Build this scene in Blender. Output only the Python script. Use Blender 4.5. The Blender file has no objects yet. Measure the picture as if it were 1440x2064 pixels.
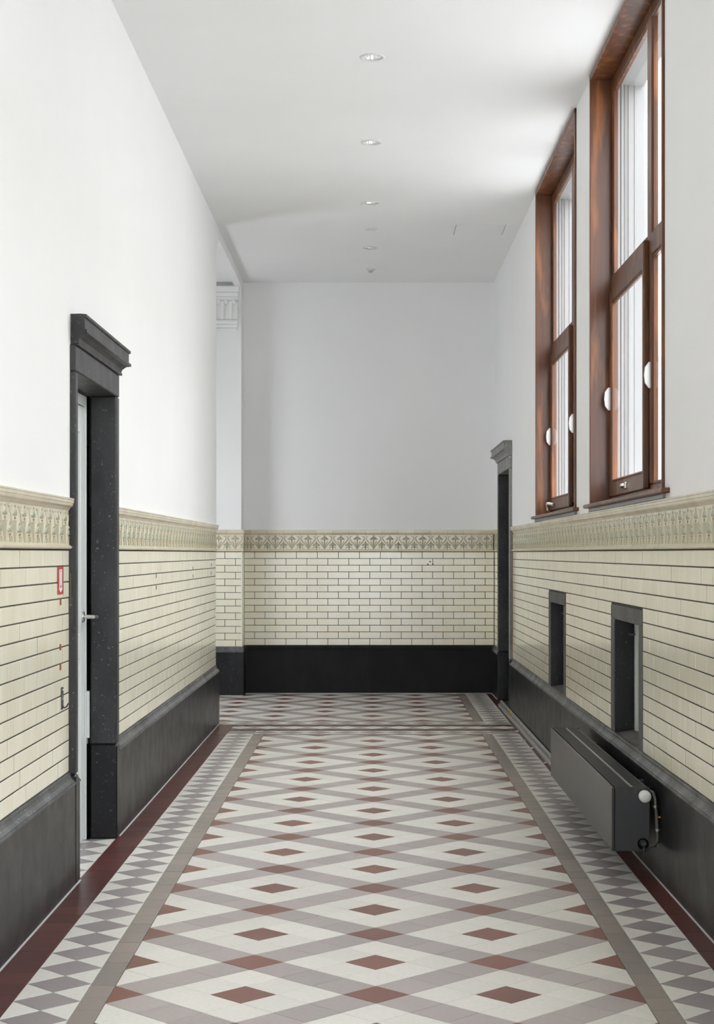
import bpy, bmesh, math, random
from mathutils import Vector, Matrix

random.seed(7)
SC = bpy.context.scene
COL = SC.collection

# ------------------------------------------------------------------ camera, world, sun, exposure
H = 1.41                                   # eye height
cam = bpy.data.cameras.new('camera')
cam.sensor_fit = 'AUTO'
cam.sensor_width = 36.0
cam.lens = 3370 / 2064 * 36.0
cam.shift_x = -28 / 2064
cam.shift_y = 83 / 2064
cam.clip_start = 0.05
cam.clip_end = 300
co = bpy.data.objects.new('camera', cam)
co.location = (0, 0, H)
co.rotation_euler = (math.pi / 2, 0, 0)
COL.objects.link(co)
SC.camera = co

W = bpy.data.worlds.new('overcast_sky')
SC.world = W
W.use_nodes = True
bg = W.node_tree.nodes['Background']
bg.inputs['Color'].default_value = (0.93, 0.968, 1.0, 1)
bg.inputs['Strength'].default_value = 5.0

SC.view_settings.view_transform = 'Standard'
SC.view_settings.look = 'None'
SC.view_settings.gamma = 1.0
SC.view_settings.use_curve_mapping = False
SC.view_settings.exposure = 1.03
SC.cycles.max_bounces = 14
SC.cycles.diffuse_bounces = 9
SC.cycles.glossy_bounces = 4
SC.cycles.transparent_max_bounces = 12
SC.cycles.caustics_reflective = False
SC.cycles.caustics_refractive = False
SC.cycles.sample_clamp_indirect = 8.0

# ------------------------------------------------------------------ dimensions
CEIL = 4.135
YB = 16.85            # end wall
YP = 16.57            # pier face beyond the side opening
YE = 13.83            # end of the left wall
Y0 = -2.5             # wall behind the camera
XL = -1.283
def Xr(y): return 1.245 + (YB - y) * 0.0025
S = 0.15              # floor tile
A = S / math.sqrt(2)
X0 = 0.016
SK = 0.4825           # skirting top
TL, TH = 0.2113, 0.0672   # wall tile pitch
TT = SK + 14 * TH     # top of tile field
FT = 1.643            # frieze top

def PL(u, s, z): return (XL + u, s, z)
def PR(u, s, z): return (Xr(s) - u, s, z)
def PB(u, s, z): return (s, YB - u, z)
def PP(u, s, z): return (s, YP - u, z)
def PW(u, s, z): return (u, s, z)

# ------------------------------------------------------------------ mesh builder
class MB:
    def __init__(self, tf=PW):
        self.v = []; self.f = []; self.m = []; self.sm = []; self.tf = tf
    def add(self, vs, fs, mi=0, smooth=False):
        n = len(self.v)
        self.v += [self.tf(*p) for p in vs]
        for f in fs:
            self.f.append([i + n for i in f]); self.m.append(mi); self.sm.append(smooth)
    def box(self, a, b, mi=0):
        (x0, y0, z0), (x1, y1, z1) = a, b
        self.add([(x0, y0, z0), (x1, y0, z0), (x1, y1, z0), (x0, y1, z0), (x0, y0, z1), (x1, y0, z1), (x1, y1, z1), (x0, y1, z1)],
                 [(3, 2, 1, 0), (4, 5, 6, 7), (0, 1, 5, 4), (1, 2, 6, 5), (2, 3, 7, 6), (3, 0, 4, 7)], mi)
    def bbox(self, a, b, c=0.004, mi=0):
        """box with all edges chamfered"""
        lo = [min(a[i], b[i]) for i in range(3)]; hi = [max(a[i], b[i]) for i in range(3)]
        c = min(c, min(hi[i] - lo[i] for i in range(3)) * 0.45)
        bm = bmesh.new()
        vs = [bm.verts.new((lo[0] if not i & 1 else hi[0], lo[1] if not i & 2 else hi[1], lo[2] if not i & 4 else hi[2])) for i in range(8)]
        for q in ((0, 1, 3, 2), (4, 6, 7, 5), (0, 4, 5, 1), (2, 3, 7, 6), (0, 2, 6, 4), (1, 5, 7, 3)):
            bm.faces.new([vs[k] for k in q])
        bmesh.ops.bevel(bm, geom=bm.edges[:], offset=c, segments=1, affect='EDGES')
        bm.verts.index_update()
        self.add([tuple(v.co) for v in bm.verts], [[v.index for v in f.verts] for f in bm.faces], mi)
        bm.free()
    def prism(self, prof, s0, s1, mi=0, caps=True, smooth=False):
        """profile [(u,z)] swept along s"""
        n = len(prof)
        vs = [(u, s0, z) for u, z in prof] + [(u, s1, z) for u, z in prof]
        fs = [(i, (i + 1) % n, n + (i + 1) % n, n + i) for i in range(n)]
        self.add(vs, fs, mi, smooth)
        if caps:
            self.add(vs, [tuple(range(n))[::-1], tuple(range(n, 2 * n))], mi)
    def poly(self, pts, z0, z1, ch=0.0, mi=0):
        """polygon [(x,y)] as a slab with a small chamfer on top"""
        n = len(pts)
        cx = sum(p[0] for p in pts) / n; cy = sum(p[1] for p in pts) / n
        def ins(d):
            r = []
            for x, y in pts:
                l = math.hypot(x - cx, y - cy) or 1
                r.append((x - (x - cx) / l * d, y - (y - cy) / l * d))
            return r
        top = ins(ch)
        vs = [(x, y, z0) for x, y in pts] + [(x, y, z1 - ch) for x, y in pts] + [(x, y, z1) for x, y in top]
        fs = [(i, (i + 1) % n, n + (i + 1) % n, n + i) for i in range(n)] + \
             [(n + i, n + (i + 1) % n, 2 * n + (i + 1) % n, 2 * n + i) for i in range(n)] + [tuple(range(2 * n, 3 * n))]
        self.add(vs, fs, mi)
    def lathe(self, prof, c, axis='z', n=24, mi=0, smooth=True):
        """profile [(r,h)] turned round an axis through c"""
        vs = []
        for r, h in prof:
            for k in range(n):
                t = 2 * math.pi * k / n
                p = (r * math.cos(t), r * math.sin(t), h)
                if axis == 'y': p = (p[0], p[2], p[1])
                if axis == 'x': p = (p[2], p[0], p[1])
                vs.append((c[0] + p[0], c[1] + p[1], c[2] + p[2]))
        fs = []
        for j in range(len(prof) - 1):
            for k in range(n):
                fs.append((j * n + k, j * n + (k + 1) % n, (j + 1) * n + (k + 1) % n, (j + 1) * n + k))
        self.add(vs, fs, mi, smooth)
        m = len(prof) - 1
        self.add(vs, [tuple(range(n))[::-1], tuple(range(m * n, (m + 1) * n))], mi)
    def tube(self, pts, r, n=8, mi=0, flat=1.0):
        """round bar along a path"""
        P = [Vector(p) for p in pts]
        vs = []
        for i, p in enumerate(P):
            d = (P[min(i + 1, len(P) - 1)] - P[max(i - 1, 0)]).normalized()
            up = Vector((0, 0, 1)) if abs(d.z) < 0.9 else Vector((1, 0, 0))
            a = d.cross(up).normalized(); b = d.cross(a).normalized()
            rr = r[i] if isinstance(r, (list, tuple)) else r
            for k in range(n):
                t = 2 * math.pi * k / n
                vs.append(tuple(p + a * rr * math.cos(t) + b * rr * flat * math.sin(t)))
        fs = []
        for i in range(len(P) - 1):
            for k in range(n):
                fs.append((i * n + k, i * n + (k + 1) % n, (i + 1) * n + (k + 1) % n, (i + 1) * n + k))
        self.add(vs, fs, mi, True)
        m = len(P) - 1
        self.add(vs, [tuple(range(n))[::-1], tuple(range(m * n, (m + 1) * n))], mi)
    def mesh(self, name, mats, recalc=True):
        me = bpy.data.meshes.new(name)
        me.from_pydata(self.v, [], self.f)
        for m in (mats if isinstance(mats, (list, tuple)) else [mats]): me.materials.append(m)
        me.polygons.foreach_set('material_index', self.m)
        me.polygons.foreach_set('use_smooth', self.sm)
        if recalc:
            bm = bmesh.new(); bm.from_mesh(me)
            bmesh.ops.recalc_face_normals(bm, faces=bm.faces[:])
            bm.to_mesh(me); bm.free()
        me.update()
        return me
    def build(self, name, mats, parent=None, recalc=True):
        return put(name, self.mesh(name, mats, recalc), parent)

def put(name, me, parent=None, loc=(0, 0, 0), rz=0.0):
    o = bpy.data.objects.new(name, me)
    o.location = loc; o.rotation_euler = (0, 0, rz)
    COL.objects.link(o)
    if parent is not None: o.parent = parent
    return o
def empty(name, loc=(0, 0, 0)):
    o = bpy.data.objects.new(name, None); o.location = loc; o.empty_display_size = 0.1
    COL.objects.link(o); return o
def struct(o): o['kind'] = 'structure'; return o
def stuff(o): o['kind'] = 'stuff'; return o
def tag(o, label, cat, group=None):
    o['label'] = label; o['category'] = cat
    if group: o['group'] = group
    return o

# ------------------------------------------------------------------ materials
def new_mat(name):
    m = bpy.data.materials.new(name); m.use_nodes = True
    nt = m.node_tree
    return m, nt, nt.nodes['Principled BSDF']
def N(nt, t, **kw):
    n = nt.nodes.new(t)
    for k, v in kw.items():
        if k in n.inputs: n.inputs[k].default_value = v
        else: setattr(n, k, v)
    return n
def c4(c): return (c[0], c[1], c[2], 1)
def mixc(nt, fac, a, b):
    m = nt.nodes.new('ShaderNodeMix'); m.data_type = 'RGBA'
    for sock, val in ((0, fac), (6, a), (7, b)):
        if hasattr(val, 'is_linked') or hasattr(val, 'links'): nt.links.new(val, m.inputs[sock])
        else: m.inputs[sock].default_value = val if sock == 0 else c4(val)
    return m.outputs[2]
def ramp(nt, src, lo, hi):
    r = nt.nodes.new('ShaderNodeMapRange'); r.inputs[1].default_value = lo; r.inputs[2].default_value = hi
    nt.links.new(src, r.inputs[0]); return r.outputs[0]
def noise(nt, scale, stretch=(1, 1, 1), detail=4, rough=0.55):
    g = nt.nodes.new('ShaderNodeNewGeometry')
    mp = nt.nodes.new('ShaderNodeMapping'); mp.inputs['Scale'].default_value = stretch
    nt.links.new(g.outputs['Position'], mp.inputs['Vector'])
    n = N(nt, 'ShaderNodeTexNoise', Scale=scale, Detail=detail, Roughness=rough)
    nt.links.new(mp.outputs[0], n.inputs['Vector'])
    return n.outputs[0]
def bump(nt, b, src, strength, dist=0.002):
    n = N(nt, 'ShaderNodeBump', Strength=strength, Distance=dist)
    nt.links.new(src, n.inputs['Height']); nt.links.new(n.outputs[0], b.inputs['Normal'])
def piece_random(nt):
    """a random number per piece, whether the pieces are objects or islands of one mesh"""
    oi = nt.nodes.new('ShaderNodeObjectInfo'); g = nt.nodes.new('ShaderNodeNewGeometry')
    a = nt.nodes.new('ShaderNodeMath'); a.operation = 'ADD'
    nt.links.new(oi.outputs['Random'], a.inputs[0]); nt.links.new(g.outputs['Random Per Island'], a.inputs[1])
    f = nt.nodes.new('ShaderNodeMath'); f.operation = 'FRACT'; nt.links.new(a.outputs[0], f.inputs[0])
    return f.outputs[0]

def plain(name, c, rough=0.5, metal=0.0, spec=0.5, coat=0.0, coat_rough=0.1):
    m, nt, b = new_mat(name)
    b.inputs['Base Color'].default_value = c4(c); b.inputs['Roughness'].default_value = rough
    b.inputs['Metallic'].default_value = metal; b.inputs['Specular IOR Level'].default_value = spec
    b.inputs['Coat Weight'].default_value = coat; b.inputs['Coat Roughness'].default_value = coat_rough
    return m
def plaster(name, c):
    m, nt, b = new_mat(name)
    n = noise(nt, 1.1)
    nt.links.new(mixc(nt, ramp(nt, n, 0.3, 0.7), [x * 0.97 for x in c], c), b.inputs['Base Color'])
    b.inputs['Roughness'].default_value = 0.7; b.inputs['Specular IOR Level'].default_value = 0.25
    bump(nt, b, noise(nt, 3.0), 0.25, 0.006)
    return m
def glazed(name, c1, c2, rough=0.16, dirt=None):
    m, nt, b = new_mat(name)
    col = mixc(nt, piece_random(nt), c1, c2)
    v = ramp(nt, noise(nt, 9.0, (1, 1, 0.25)), 0.35, 0.75)
    col = mixc(nt, v, col, col)
    d = nt.nodes.new('ShaderNodeMix'); d.data_type = 'RGBA'; d.blend_type = 'MULTIPLY'
    mm = nt.nodes.new('ShaderNodeMath'); mm.operation = 'MULTIPLY'; mm.inputs[1].default_value = 0.4
    nt.links.new(v, mm.inputs[0]); nt.links.new(mm.outputs[0], d.inputs[0]); nt.links.new(col, d.inputs[6])
    d.inputs[7].default_value = c4(dirt or (0.86, 0.83, 0.76))
    nt.links.new(d.outputs[2], b.inputs['Base Color'])
    b.inputs['Roughness'].default_value = rough; b.inputs['Specular IOR Level'].default_value = 0.5
    bump(nt, b, noise(nt, 14.0, (1, 1, 1), 2), 0.12, 0.003)
    return m
def floor_mat(name, c1, c2, rough=0.34):
    m, nt, b = new_mat(name)
    col = mixc(nt, piece_random(nt), c1, c2)
    d = nt.nodes.new('ShaderNodeMix'); d.data_type = 'RGBA'; d.blend_type = 'MULTIPLY'; d.inputs[0].default_value = 1
    nt.links.new(col, d.inputs[6])
    v = ramp(nt, noise(nt, 60.0, (1, 1, 1), 3), 0.25, 0.7)
    nt.links.new(mixc(nt, v, (0.90, 0.90, 0.90), (1, 1, 1)), d.inputs[7])
    nt.links.new(d.outputs[2], b.inputs['Base Color'])
    b.inputs['Roughness'].default_value = rough; b.inputs['Specular IOR Level'].default_value = 0.4
    return m
def stone(name, c1, c2, rough=0.3, specks=True):
    m, nt, b = new_mat(name)
    col = mixc(nt, ramp(nt, noise(nt, 5.0, (1, 1, 0.5), 6, 0.65), 0.3, 0.72), c1, c2)
    if specks:
        s = ramp(nt, noise(nt, 75.0, (1, 1, 1), 3), 0.64, 0.74)
        col = mixc(nt, s, col, [min(1, x * 3.0 + 0.03) for x in c2])
    nt.links.new(col, b.inputs['Base Color'])
    r = nt.nodes.new('ShaderNodeMapRange'); r.inputs[3].default_value = rough; r.inputs[4].default_value = rough + 0.22
    nt.links.new(noise(nt, 7.0), r.inputs[0]); nt.links.new(r.outputs[0], b.inputs['Roughness'])
    b.inputs['Specular IOR Level'].default_value = 0.28
    return m
def wood(name, c1, c2, c3):
    """varnished board: dark grain, with orange patches that paint in lit glow as a worn tone"""
    m, nt, b = new_mat(name)
    g = ramp(nt, noise(nt, 22.0, (1, 1, 0.06), 5, 0.6), 0.3, 0.7)
    col = mixc(nt, ramp(nt, noise(nt, 5.0, (3, 3, 0.35), 3), 0.52, 0.72), mixc(nt, g, c1, c2), c3)  # orange patches stand in for window glow on the varnish
    nt.links.new(col, b.inputs['Base Color'])
    b.inputs['Roughness'].default_value = 0.42; b.inputs['Specular IOR Level'].default_value = 0.35
    b.inputs['Coat Weight'].default_value = 0.3; b.inputs['Coat Roughness'].default_value = 0.2
    bump(nt, b, noise(nt, 160.0, (1, 1, 0.2), 2), 0.15, 0.001)
    return m

M = {}
M['plaster'] = plaster('white_wall_plaster', (0.86, 0.86, 0.86))
M['ceiling'] = plaster('white_ceiling_paint', (0.84, 0.84, 0.84))
M['tile'] = glazed('cream_glazed_tile', (0.875, 0.83, 0.665), (0.915, 0.88, 0.74))
M['mortar'] = plain('dark_mortar', (0.075, 0.07, 0.06), 0.9, 0, 0.1)
M['cap'] = glazed('frieze_cap_glaze', (0.66, 0.595, 0.46), (0.74, 0.675, 0.53), 0.2)
M['frieze'] = glazed('frieze_ground_glaze', (0.70, 0.635, 0.49), (0.76, 0.70, 0.56), 0.2)
M['flower'] = glazed('sage_green_glaze', (0.38, 0.395, 0.295), (0.44, 0.455, 0.345), 0.2)
M['stem'] = glazed('olive_stem_glaze', (0.47, 0.43, 0.315), (0.53, 0.485, 0.36), 0.2)
M['calyx'] = plain('brown_calyx_glaze', (0.27, 0.18, 0.085), 0.3)
M['black'] = stone('black_skirting_stone', (0.006, 0.006, 0.007), (0.024, 0.024, 0.027), 0.22)
M['jamb'] = stone('dark_door_stone', (0.022, 0.022, 0.024), (0.058, 0.057, 0.060), 0.34)
M['wash'] = stone('paint_washed_stone', (0.17, 0.165, 0.16), (0.33, 0.325, 0.32), 0.5)
M['apron'] = plain('grey_sill_filler', (0.30, 0.31, 0.33), 0.6)
M['tar'] = stone('tarred_black_stone', (0.0015, 0.0015, 0.0018), (0.010, 0.010, 0.011), 0.5, False)
M['highlight'] = stone('highlit_worn_moulding', (0.020, 0.020, 0.022), (0.17, 0.17, 0.175), 0.3)  # pale streaks: cove highlight painted into the worn stone's colour
M['grey_stone'] = stone('grey_niche_stone', (0.07, 0.068, 0.07), (0.12, 0.115, 0.115), 0.45)
M['wood'] = wood('varnished_mahogany', (0.060, 0.017, 0.004), (0.120, 0.036, 0.008), (0.26, 0.085, 0.018))
M['white_f'] = floor_mat('white_floor_tile', (0.68, 0.66, 0.615), (0.75, 0.73, 0.68))
M['grey_f'] = floor_mat('mauve_grey_floor_tile', (0.36, 0.32, 0.315), (0.43, 0.375, 0.365))
M['dgrey_f'] = floor_mat('slate_grey_floor_tile', (0.28, 0.252, 0.252), (0.335, 0.30, 0.30))
M['strip_f'] = floor_mat('taupe_floor_tile', (0.245, 0.215, 0.195), (0.30, 0.255, 0.225))
M['red_f'] = floor_mat('oxide_red_floor_tile', (0.175, 0.070, 0.055), (0.220, 0.088, 0.066))
M['dred_f'] = floor_mat('dark_red_floor_tile', (0.085, 0.029, 0.027), (0.122, 0.041, 0.037), 0.28)
M['joint'] = plain('pale_joint_filler', (0.42, 0.42, 0.42), 0.8, 0, 0.1)
M['grout'] = plain('floor_grout', (0.10, 0.095, 0.09), 0.9, 0, 0.1)
M['white_paint'] = plain('white_door_paint', (0.74, 0.77, 0.77), 0.35)
M['green_white'] = plain('pale_green_white_paint', (0.62, 0.66, 0.60), 0.4)
M['white_plastic'] = plain('white_plastic', (0.66, 0.66, 0.65), 0.35)
M['steel'] = plain('brushed_steel', (0.62, 0.61, 0.59), 0.28, 1.0)
M['alu'] = plain('dull_aluminium', (0.42, 0.42, 0.41), 0.42, 0.85)
M['rad'] = plain('anthracite_lacquer', (0.028, 0.028, 0.030), 0.30, 0.3)
M['rad_dark'] = plain('anthracite_grille', (0.030, 0.030, 0.032), 0.45, 0.2)
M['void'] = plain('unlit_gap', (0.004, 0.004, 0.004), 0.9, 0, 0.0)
M['pipe'] = plain('grey_painted_pipe', (0.10, 0.098, 0.083), 0.4)
M['copper'] = plain('copper_fitting', (0.55, 0.25, 0.10), 0.35, 1.0)
M['stained'] = plain('rust_stained_brick', (0.25, 0.17, 0.10), 0.85)
M['rust'] = plain('rusty_iron', (0.26, 0.085, 0.03), 0.8)
M['iron'] = plain('dark_iron', (0.10, 0.10, 0.10), 0.5, 0.6)
M['sign_red'] = plain('sticker_red', (0.48, 0.035, 0.03), 0.35)
M['sign_white'] = plain('sticker_white', (0.80, 0.80, 0.84), 0.35)
M['ink'] = plain('sticker_ink', (0.05, 0.06, 0.10), 0.5)
M['reflector'] = plain('lamp_reflector', (0.88, 0.88, 0.88), 0.18, 0.9)
M['stucco'] = plaster('outside_stucco', (0.32, 0.32, 0.32))
M['facade'] = plaster('pale_facade', (0.62, 0.61, 0.58))
M['paving'] = plain('pale_court_paving', (0.54, 0.54, 0.54), 0.9, 0, 0.1)
M['lens'] = plain('frosted_lamp_lens', (0.75, 0.75, 0.75), 0.5)

def glass_mat():
    m = bpy.data.materials.new('window_glass'); m.use_nodes = True
    nt = m.node_tree; nt.nodes.clear()
    out = nt.nodes.new('ShaderNodeOutputMaterial')
    t = nt.nodes.new('ShaderNodeBsdfTransparent'); t.inputs[0].default_value = (0.97, 0.97, 0.97, 1)
    g = nt.nodes.new('ShaderNodeBsdfGlossy'); g.inputs['Roughness'].default_value = 0.0
    lw = nt.nodes.new('ShaderNodeLayerWeight'); lw.inputs[0].default_value = 0.5
    pw = nt.nodes.new('ShaderNodeMath'); pw.operation = 'POWER'; pw.inputs[1].default_value = 5.0
    nt.links.new(lw.outputs['Facing'], pw.inputs[0])
    f = nt.nodes.new('ShaderNodeMath'); f.operation = 'MULTIPLY_ADD'; f.inputs[1].default_value = 0.14; f.inputs[2].default_value = 0.03
    nt.links.new(pw.outputs[0], f.inputs[0])
    mx = nt.nodes.new('ShaderNodeMixShader')
    nt.links.new(f.outputs[0], mx.inputs[0]); nt.links.new(t.outputs[0], mx.inputs[1]); nt.links.new(g.outputs[0], mx.inputs[2])
    nt.links.new(mx.outputs[0], out.inputs[0])
    return m
M['glass'] = glass_mat()

# ------------------------------------------------------------------ openings
WIN = [(7.19, 9.54), (10.22, 12.60)]                 # windows in view
WIN_ADDED = [(3.30, 5.65), (-0.3, 2.05)]                # unseen windows added for daylight, beside and behind the camera
NICHE = [(7.79, 8.79), (10.80, 11.80)]
WZ = 1.672
DL = (7.10, 7.165, 8.25, 8.335)                       # left door surround: outer, inner, inner, outer
DR = (14.74, 14.82, 16.02, 16.10)
DH = 2.185

# ------------------------------------------------------------------ floor
fb = MB()
fb.box((-3.2, Y0, -0.20), (1.62, YB + 0.3, -0.006))
floor = struct(fb.build('floor', M['grout']))

def clip(pts, x0, x1, y0, y1):
    for ax, lim, sg in ((0, x0, 1), (0, x1, -1), (1, y0, 1), (1, y1, -1)):
        out = []
        for i in range(len(pts)):
            p, q = pts[i], pts[(i + 1) % len(pts)]
            dp, dq = sg * (p[ax] - lim), sg * (q[ax] - lim)
            if dp >= -1e-9: out.append(p)
            if (dp > 1e-9 and dq < -1e-9) or (dp < -1e-9 and dq > 1e-9):
                t = dp / (dp - dq); out.append((p[0] + t * (q[0] - p[0]), p[1] + t * (q[1] - p[1])))
        r = []
        for p in out:
            if not r or math.hypot(p[0] - r[-1][0], p[1] - r[-1][1]) > 1e-6: r.append(p)
        if len(r) > 1 and math.hypot(r[0][0] - r[-1][0], r[0][1] - r[-1][1]) < 1e-6: r.pop()
        pts = r
        if len(pts) < 3: return []
    ar = abs(sum(pts[i][0] * pts[(i + 1) % len(pts)][1] - pts[(i + 1) % len(pts)][0] * pts[i][1] for i in range(len(pts)))) / 2
    return pts if ar > 4e-4 else []

TILES = []           # (kind name, material key, polygon)
def inset(pts, g=0.0010):
    cx = sum(p[0] for p in pts) / len(pts); cy = sum(p[1] for p in pts) / len(pts)
    n = len(pts); out = []
    for i in range(n):
        a, b, c = Vector(pts[i - 1]), Vector(pts[i]), Vector(pts[(i + 1) % n])
        e1 = (b - a).normalized(); e2 = (c - b).normalized()
        n1 = Vector((-e1.y, e1.x)); n2 = Vector((-e2.y, e2.x))
        ctr = Vector((cx, cy))
        if n1.dot(ctr - a) < 0: n1 = -n1
        if n2.dot(ctr - b) < 0: n2 = -n2
        k = n1 + n2; d = 1 + n1.dot(n2)
        out.append(tuple(b + k * (g / max(d, 0.15))))
    return out
def field(x0, x1, y0, y1, yc, phase):
    """square tiles laid diagonally: grey bands one tile wide, red crossings and red hearts"""
    ks = range(-60, 140)
    for i in ks:
        for j in ks:
            cx = X0 + (i - j) * A; cy = yc + (i + j) * A
            if cx < x0 - A or cx > x1 + A or cy < y0 - A or cy > y1 + A: continue
            p = clip([(cx - A, cy), (cx, cy - A), (cx + A, cy), (cx, cy + A)], x0, x1, y0, y1)
            if not p: continue
            a, b = (i + phase) % 4, (j + phase) % 4
            if (a == 0 and b == 0) or (a == 2 and b == 2): k = ('red_tile', 'red_f')
            elif a == 0 or b == 0: k = ('grey_tile', 'grey_f')
            else: k = ('white_tile', 'white_f')
            TILES.append((*k, p))
def column(xa, xb, y0, y1, yc, c_mat='dgrey_f', t_mat='white_f'):
    """row of lozenges with triangles on either side, running away from the camera"""
    cx = (xa + xb) / 2; a = (xb - xa) / 2; n0 = math.floor((y0 - yc) / (2 * A)) - 1
    for k in range(n0, n0 + 200):
        cy = yc + 2 * A * k
        if cy - A > y1: break
        p = clip([(xa, cy), (cx, cy - A), (xb, cy), (cx, cy + A)], xa, xb, y0, y1)
        if p: TILES.append(('lozenge_tile', c_mat, p))
        for q in ([(xa, cy), (cx, cy + A), (xa, cy + 2 * A)], [(xb, cy), (xb, cy + 2 * A), (cx, cy + A)]):
            q = clip(q, xa, xb, y0, y1)
            if q: TILES.append(('triangle_tile', t_mat, q))
def row(x0, x1, ya, yb, c_mat, t_mat):
    cy = (ya + yb) / 2
    for k in range(-20, 20):
        cx = X0 + 2 * A * k
        p = clip([(cx - A, cy), (cx, ya), (cx + A, cy), (cx, yb)], x0, x1, ya, yb)
        if p: TILES.append(('lozenge_tile', c_mat, p))
        for q in ([(cx, ya), (cx + 2 * A, ya), (cx + A, cy)], [(cx, yb), (cx + A, cy), (cx + 2 * A, yb)]):
            q = clip(q, x0, x1, ya, yb)
            if q: TILES.append(('triangle_tile', t_mat, q))
def strip(x0, x1, y0, y1, yc, name, mk, along='y', L=S):
    if along == 'y':
        n0 = math.floor((y0 - yc) / L)
        for k in range(n0, n0 + 200):
            p = clip([(x0, yc + k * L), (x1, yc + k * L), (x1, yc + k * L + L), (x0, yc + k * L + L)], x0, x1, y0, y1)
            if p: TILES.append((name, mk, p))
            if yc + k * L > y1: break
    else:
        for k in range(-30, 40):
            p = clip([(yc + k * L, y0), (yc + k * L + L, y0), (yc + k * L + L, y1), (yc + k * L, y1)], x0, x1, y0, y1)
            if p: TILES.append((name, mk, p))

FL, FR = X0 - 8 * A, X0 + 8 * A                   # field edges
SL, SR = FL - 0.082, FR + 0.082                   # strip outer edges
BL, BR = SL - 2 * A, SR + 2 * A                   # lozenge border outer edges
YS = 3.6                                          # nearest tile laid out singly
Y1 = 5.342 + 72 * A                               # end of the near field
ba = [Y1, Y1 + 0.075]
for w in (2 * A, 0.145, 2 * A, 0.145, 2 * A, 0.075): ba.append(ba[-1] + w)
Y2 = ba[-1]                                       # start of the far field
field(FL, FR, YS, Y1, 5.342, 0)
for xa, xb in ((SL, FL), (FR, SR)): strip(xa, xb, YS, ba[1], 5.005, 'strip_tile', 'strip_f')
column(BL, SL, YS, ba[1], 5.262); column(SR, BR, YS, ba[1], 5.262)
strip(-1.262, BL, YS, ba[5], 5.02, 'border_tile', 'dred_f'); strip(BR, 1.262, YS, YB, 5.02, 'border_tile', 'dred_f')
strip(FL, FR, ba[0], ba[1], X0, 'strip_tile', 'strip_f', 'x')
row(SL, SR, ba[1], ba[2], 'dgrey_f', 'white_f')
strip(BL, SL, ba[1], ba[2], BL, 'strip_tile', 'dgrey_f', 'x', 2 * A); strip(SR, BR, ba[1], ba[2], SR, 'strip_tile', 'dgrey_f', 'x', 2 * A)
strip(BL, BR, ba[2], ba[3], X0, 'border_tile', 'dred_f', 'x'); row(BL, BR, ba[3], ba[4], 'white_f', 'dgrey_f')
strip(BL, BR, ba[4], ba[5], X0, 'border_tile', 'dred_f', 'x')
row(-1.95, BR, ba[5], ba[6], 'dgrey_f', 'white_f')
strip(-1.95, SR, ba[6], ba[7], X0, 'strip_tile', 'strip_f', 'x')
field(-1.95, FR, Y2, YB - 0.02, Y2, 0)
strip(FR, SR, Y2, YB, Y2, 'strip_tile', 'strip_f'); column(SR, BR, ba[6], YB, Y2)
column(-1.262 - 2 * A, -1.262, DL[1] - 0.1, DL[2] + 0.1, 7.22)

by_kind = {}
for name, mk, p in TILES:
    by_kind.setdefault(name, []).append((min(q[1] for q in p), mk, p))
ROOT_STUFF = {}
CACHE = {}
for name, lst in by_kind.items():
    lst.sort(key=lambda t: t[0] if t[0] > 4.55 else 1e3 + t[0])
    for r, (y, mk, p) in enumerate(lst):
        cx = sum(q[0] for q in p) / len(p); cy = sum(q[1] for q in p) / len(p)
        loc = [(q[0] - cx, q[1] - cy) for q in inset(p)]
        if r < 296 and y > 4.3:
            key = (mk,) + tuple(round(c, 4) for q in loc for c in q)
            if key not in CACHE:
                b = MB(); b.poly(loc, -0.012, 0.0, 0.0008); CACHE[key] = b.mesh(name, M[mk])
            put(name, CACHE[key], floor, (cx, cy, random.uniform(-0.0004, 0.0002)))
        else:
            b = ROOT_STUFF.setdefault(mk, MB()); b.poly([(q[0] + cx, q[1] + cy) for q in loc], -0.012, 0.0, 0.0008)
for mk, b in ROOT_STUFF.items(): stuff(b.build('distant_tiling', M[mk], floor))
b = MB(); b.box((-1.3, Y0, -0.012), (1.4, YS - 0.005, -0.001)); b.build('threshold_slab', M['white_f'], floor)

# ------------------------------------------------------------------ walls

# left wall: dado backing is 7 mm behind the plaster face
wb = MB(PL)
for y0, y1 in ((Y0, DL[0] + 0.02), (DL[3] - 0.02, YE)):
    wb.box((-0.36, y0, -0.1), (-0.0022, y1, FT - 0.002), 1)
    wb.box((-0.36, y0, FT - 0.002), (0.004, y1, CEIL + 0.05), 0)
wb.box((-0.36, DL[0] + 0.02, DH + 0.05), (0.004, DL[3] - 0.02, CEIL + 0.05), 0)
wb.box((-0.36, DL[0] + 0.02, -0.1), (-0.30, DL[3] - 0.02, DH + 0.05), 0)
wall_left = struct(wb.build('wall_left', [M['plaster'], M['mortar']]))

# beam and capitals over the side opening, pier beyond it
bb = MB(PL)
bb.box((-0.065, YE, 4.045), (0.004, YP, CEIL + 0.05))
bb.box((-0.36, YE, 4.085), (-0.065, YP, CEIL + 0.05))
bb.build('opening_beam', M['plaster'], wall_left)

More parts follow.
